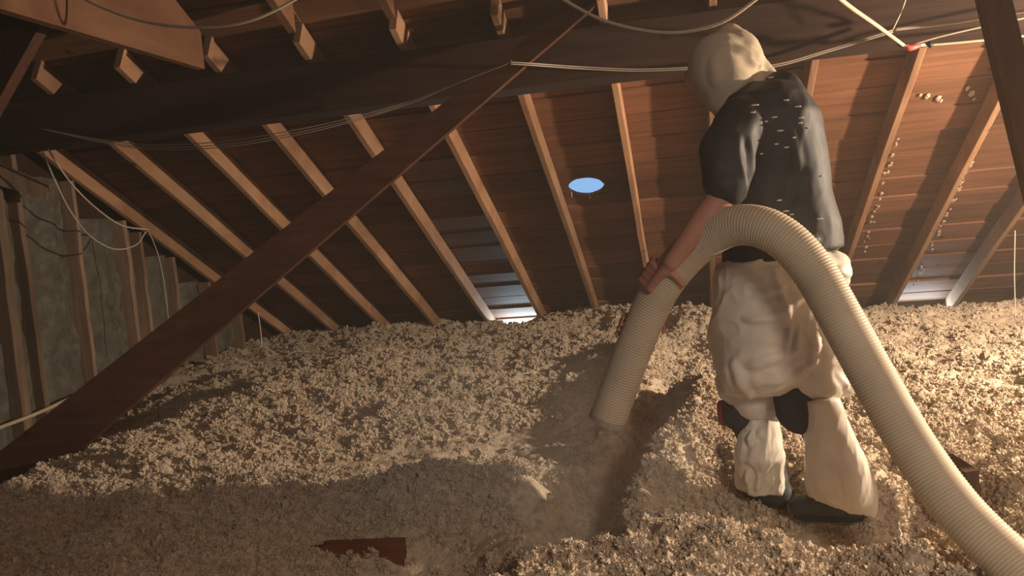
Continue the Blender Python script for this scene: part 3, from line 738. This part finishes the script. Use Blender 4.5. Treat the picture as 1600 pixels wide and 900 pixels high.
# shirt -----------------------------------------------------------
S = MB()
slab(S, [(P(1195, 132, .02), .07, .12), (P(1192, 152, .02), .135, .20), (P(1196, 185, .02), .175, .225), (P(1205, 240, .02), .175, .205), (P(1215, 300, .02), .165, .19), (P(1228, 350, .01), .175, .19), (P(1235, 392, .0), .168, .185)], 28, 2.3)
cap(S, P(1222, 145, 0), .07, P(1246, 210, 0), .085); cap(S, P(1246, 210, 0), .085, P(1255, 320, 0), .09); cap(S, P(1255, 320, 0), .09, P(1270, 385, 0), .08)
cap(S, shL+Vector((0.02, .02, .0)), .082, P(1135, 235, -.22), .085); cap(S, P(1137, 235, -.22), .085, P(1135, 287, -.255), .071)
cap(S, shR, .08, shR.lerp(elR, .6), .075)
shirt = remesh('t_shirt', S, .009, 4, M_shirt, worker, [
    (P(1215, 130, -.25), P(1235, 230, -.25), .02, .014), (P(1200, 160, -.25), P(1195, 300, -.25), .03, -.014), (P(1235, 190, -.2), P(1270, 330, -.2), .022, .014),
    (P(1190, 350, -.2), P(1275, 250, -.2), .022, .016), (P(1200, 370, -.2), P(1290, 330, -.2), .018, .014), (P(1225, 390, -.2), P(1300, 370, -.18), .016, .012),
    (P(1110, 255, -.3), P(1160, 275, -.3), .012, .01), (P(1165, 200, -.3), P(1180, 320, -.25), .022, -.018)], .004, (3, 3, 2))
# coverall ----------------------------------------------------------
K = MB()
def ksec(xl, xr, y, dep, dy=0): c = P((xl+xr)/2, y, dy); return (c, (P(xr, y, dy)-P(xl, y, dy)).length/2, dep)
slab(K, [ksec(1140, 1285, 392, .15), ksec(1116, 1312, 410, .19), ksec(1112, 1312, 440, .20), ksec(1110, 1300, 490, .205), ksec(1112, 1302, 540, .20), ksec(1120, 1300, 580, .19), ksec(1130, 1240, 605, .16, .04)], 30, 2.5)
cap(K, P(1180, 560, .07), .14, P(1180, 618, .08), .095); cap(K, P(1160, 600, .07), .085, P(1190, 622, .08), .085)
cap(K, P(1262, 520, -.08), .135, P(1278, 585, -.09), .095); cap(K, P(1300, 590, -.09), .055, P(1318, 605, -.09), .03); cap(K, P(1262, 590, -.09), .055, P(1300, 600, -.09), .045)
cap(K, P(1290, 420, -.02), .07, P(1308, 436, -.04), .035); ell(K, P(1297, 420, -.04), .065, .09, .06)
KF = [
 (P(1120, 425, -.2), P(1215, 420, -.2), .012, .012), (P(1150, 400, -.2), P(1250, 430, -.2), .014, .013), (P(1205, 400, -.2), P(1235, 500, -.2), .014, .014),
 (P(1130, 500, -.2), P(1225, 498, -.2), .012, .014), (P(1160, 470, -.2), P(1240, 445, -.2), .012, .012), (P(1130, 585, -.2), P(1260, 545, -.2), .02, .018),
 (P(1235, 505, -.2), P(1228, 560, -.2), .010, .016), (P(1250, 508, -.2), P(1246, 560, -.2), .010, .016), (P(1275, 505, -.2), P(1270, 600, -.2), .016, .018),
 (P(1210, 610, -.15), P(1280, 560, -.2), .014, .018), (P(1240, 575, -.2), P(1275, 600, -.2), .012, .014), (P(1295, 570, -.17), P(1325, 610, -.12), .012, .014),
 (P(1300, 400, -.12), P(1290, 450, -.12), .010, .014), (P(1280, 410, -.14), P(1312, 440, -.1), .010, .012), (P(1135, 540, -.2), P(1180, 640, -.1), .018, .012),
 (P(1145, 612, -.1), P(1210, 618, -.1), .010, .010), (P(1120, 460, -.2), P(1128, 560, -.2), .02, .010)]
cover = remesh('coverall_seat', K, .007, 3, M_cover, worker, KF, .010, (3.6, 3.6, 4))
for nm, top, mid, bot, rr_, fo_ in (('L', P(1282, 622, -.12), P(1308, 720, -.06), atY(1316, 785, foot_L.y), (.055, .098, .112), foot_L),
                                ('R', P(1188, 640, .08), P(1186, 705, .06), atY(1187, 764, foot_R.y), (.062, .085, .082), foot_R)):
    Q = MB(); secs = []
    K_ = 9
    for i in range(K_+1):
        t = i/K_; a = top.lerp(mid, t*2) if t < .5 else mid.lerp(bot, t*2-1); r_ = np.interp(t, [0, .55, .9, 1], [rr_[0], rr_[1], rr_[2], rr_[2]*1.0])
        secs.append((a, r_, r_*.92))
    slab(Q, secs[::-1], 24, 2.2)
    zt_, zb_ = top.z, bot.z
    Q.v = [(q[0], q[1], q[2]-(q[0]-bot.x)*(.32 if nm == 'L' else .12)*max(0, min(1, (zt_-q[2])/(zt_-zb_)))**3) for q in Q.v]
    x0 = top.x; fl_ = []
    for q in range(10):
        u_ = random.uniform(-.6, .7); w_ = u_+random.uniform(-.6, .6)
        a = top.lerp(bot, random.uniform(0, .4))+Vector((u_*rr_[1]*.7, -rr_[1], 0)); b_ = top.lerp(bot, random.uniform(.55, 1))+Vector((w_*rr_[2]*.8, -rr_[2], 0)); fl_.append((a, b_, .008+.004*random.random(), .015))
    remesh('coverall_leg', Q, .006, 2, M_cover, worker, fl_, .007, (5, 5, 3))
# dark trousers showing at the knees and waist
D = MB(); cap(D, hL, .10, P(1250, 640, -.06), .082); cap(D, P(1262, 640, -.04), .055, ankL, .045); cap(D, hR, .10, P(1158, 645, .09), .07); cap(D, P(1162, 645, .10), .055, ankR, .045)
slab(D, [(P(1200, 350, 0), .15, .16), (P(1205, 420, 0), .16, .17)], 20)
remesh('trousers', D, .011, 3, M_trouser, worker, None, .003, (8, 8, 8))
rg = MB(); cap(rg, P(1129, 634, .1), .022, P(1133, 655, .1), .026); remesh('knee_pad', rg, .006, 2, M_red, worker)
# boots -----------------------------------------------------------
for fp, ln, tipd in ((foot_L, .215, Vector((-1, .12, 0))), (foot_R, .20, Vector((-.75, .65, 0)))):
    tipd.normalize(); Q = MB(); heel = fp+Vector((.075, 0, .045))
    cap(Q, heel+Vector((0, 0, .0)), .043, heel+tipd*ln*.45+Vector((0, 0, .005)), .046); cap(Q, heel+tipd*ln*.45, .046, heel+tipd*(ln*.82)+Vector((0, 0, -.006)), .037)
    cap(Q, heel+Vector((0, 0, .01)), .045, heel+tipd*.03+Vector((0, 0, .12)), .050); cap(Q, heel+tipd*.12+Vector((0, 0, .02)), .04, heel+tipd*.05+Vector((0, 0, .10)), .045)
    bt = remesh('boot', Q, .006, 3, M_boot, worker, None, .002, (12, 12, 12))
    Q = MB(); side_ = tipd.cross(Vector((0, 0, 1))); v = []; n_ = 24
    for z in (.0, .02):
        for j in range(n_):
            a = 2*PI*j/n_; l_ = math.cos(a); w_ = math.sin(a)*(.045+.006*math.cos(a*2)); v.append(fp+Vector((.075, 0, 0))+tipd*(ln*.40+l_*(ln*.53))+side_*w_+Vector((0, 0, z)))
    f = [(j, (j+1) % n_, n_+(j+1) % n_, n_+j) for j in range(n_)]+[tuple(range(n_-1, -1, -1)), tuple(n_+j for j in range(n_))]
    mkobj('sole', v, f, M_sole, bt)
# lint on the shirt -------------------------------------------------
def hits(ob, pxs):
    mw = Matrix.Translation(Vector(ob.location)+Vector(ob.parent.location)); vs = [mw@q.co for q in ob.data.vertices]
    bv = BVHTree.FromPolygons(vs, [tuple(p.vertices) for p in ob.data.polygons]); out = []
    for px, py in pxs:
        d = ray(px, py).normalized(); h = bv.ray_cast(O, d)
        if h[0]: out.append((h[0], h[1]))
    return out
px = [(1178, 165, 8), (1176, 176, 5), (1205, 122, 6), (1228, 157, 5), (1246, 167, 6), (1251, 184, 5), (1250, 192, 4), (1210, 183, 6), (1219, 204, 6), (1213, 225, 4), (1229, 230, 5), (1283, 275, 4), (1218, 313, 5), (1229, 330, 6), (1237, 335, 4), (1280, 342, 6), (1275, 374, 7), (1262, 200, 3), (1196, 190, 4), (1240, 215, 3), (1190, 240, 3)]
lint = MB()
for x, y, s_ in px:
    for p_, n_ in hits(shirt, [(x, y)]): ell(lint, p_+n_*.002, s_*.0018, .0035, .0028, None, 5)
lo = lint.build('lint', M_lint, worker, True); lo['kind'] = 'stuff'

# ------------------------------------------------------------------ dust in the air
def volume(name, mesh_v, mesh_f, dens_fn, label, cat):
    m = bpy.data.materials.new(name); m.use_nodes = True; nt = m.node_tree; nt.nodes.clear()
    out = nt.nodes.new('ShaderNodeOutputMaterial'); vs = nt.nodes.new('ShaderNodeVolumeScatter'); vs.inputs['Color'].default_value = (.85, .78, .68, 1); vs.inputs['Anisotropy'].default_value = .1
    dens_fn(nt, vs); nt.links.new(vs.outputs[0], out.inputs['Volume'])
    o = mkobj(name, mesh_v, mesh_f, m); tag(o, label, cat, kind='stuff'); return o
bx = [(x, y, z) for x in (-4.2, 5.7) for y in (.35, 8.9) for z in (-.2, 4.0)]
bf = [(0, 1, 3, 2), (4, 6, 7, 5), (0, 4, 5, 1), (2, 3, 7, 6), (0, 2, 6, 4), (1, 5, 7, 3)]
USE_VOL = True
if USE_VOL:
    pc = atY(860, 740, 2.75); pv = MB(); ell(pv, pc+Vector((-.15, .1, .12)), .95, .7, .42, None, 12)
    def plume(nt, vs):
        g = nt.nodes.new('ShaderNodeTexCoord'); n_ = nt.nodes.new('ShaderNodeTexNoise'); n_.inputs['Scale'].default_value = 3; n_.inputs['Detail'].default_value = 3
        nt.links.new(g.outputs['Object'], n_.inputs['Vector'])
        mp = nt.nodes.new('ShaderNodeMapping'); mp.inputs['Location'].default_value = (0, 0, -.42/.42); mp.inputs['Scale'].default_value = (1/.95, 1/.7, 1/.42); nt.links.new(g.outputs['Object'], mp.inputs['Vector'])
        ln = nt.nodes.new('ShaderNodeVectorMath'); ln.operation = 'LENGTH'; nt.links.new(mp.outputs[0], ln.inputs[0])
        a = nt.nodes.new('ShaderNodeMapRange'); a.inputs[1].default_value = 1; a.inputs[2].default_value = .1; a.inputs[3].default_value = 0; a.inputs[4].default_value = 1; nt.links.new(ln.outputs['Value'], a.inputs[0])
        b = nt.nodes.new('ShaderNodeMapRange'); b.inputs[1].default_value = .35; b.inputs[2].default_value = .7; b.inputs[3].default_value = .0; b.inputs[4].default_value = 1.3; nt.links.new(n_.outputs[0], b.inputs[0])
        c = nt.nodes.new('ShaderNodeMath'); c.operation = 'MULTIPLY'; nt.links.new(a.outputs[0], c.inputs[0]); nt.links.new(b.outputs[0], c.inputs[1])
        d = nt.nodes.new('ShaderNodeMath'); d.operation = 'MULTIPLY'; d.inputs[1].default_value = 1.1; nt.links.new(c.outputs[0], d.inputs[0]); nt.links.new(d.outputs[0], vs.inputs['Density'])
    volume('dust_plume', pv.v, pv.f, plume, 'cloud of pale dust billowing from the hose nozzle over the hollow', 'dust')
    volume('dust_haze', bx, bf, lambda nt, vs: setattr(vs.inputs['Density'], 'default_value', .014), 'thin dusty haze hanging in the air of the whole attic', 'dust')
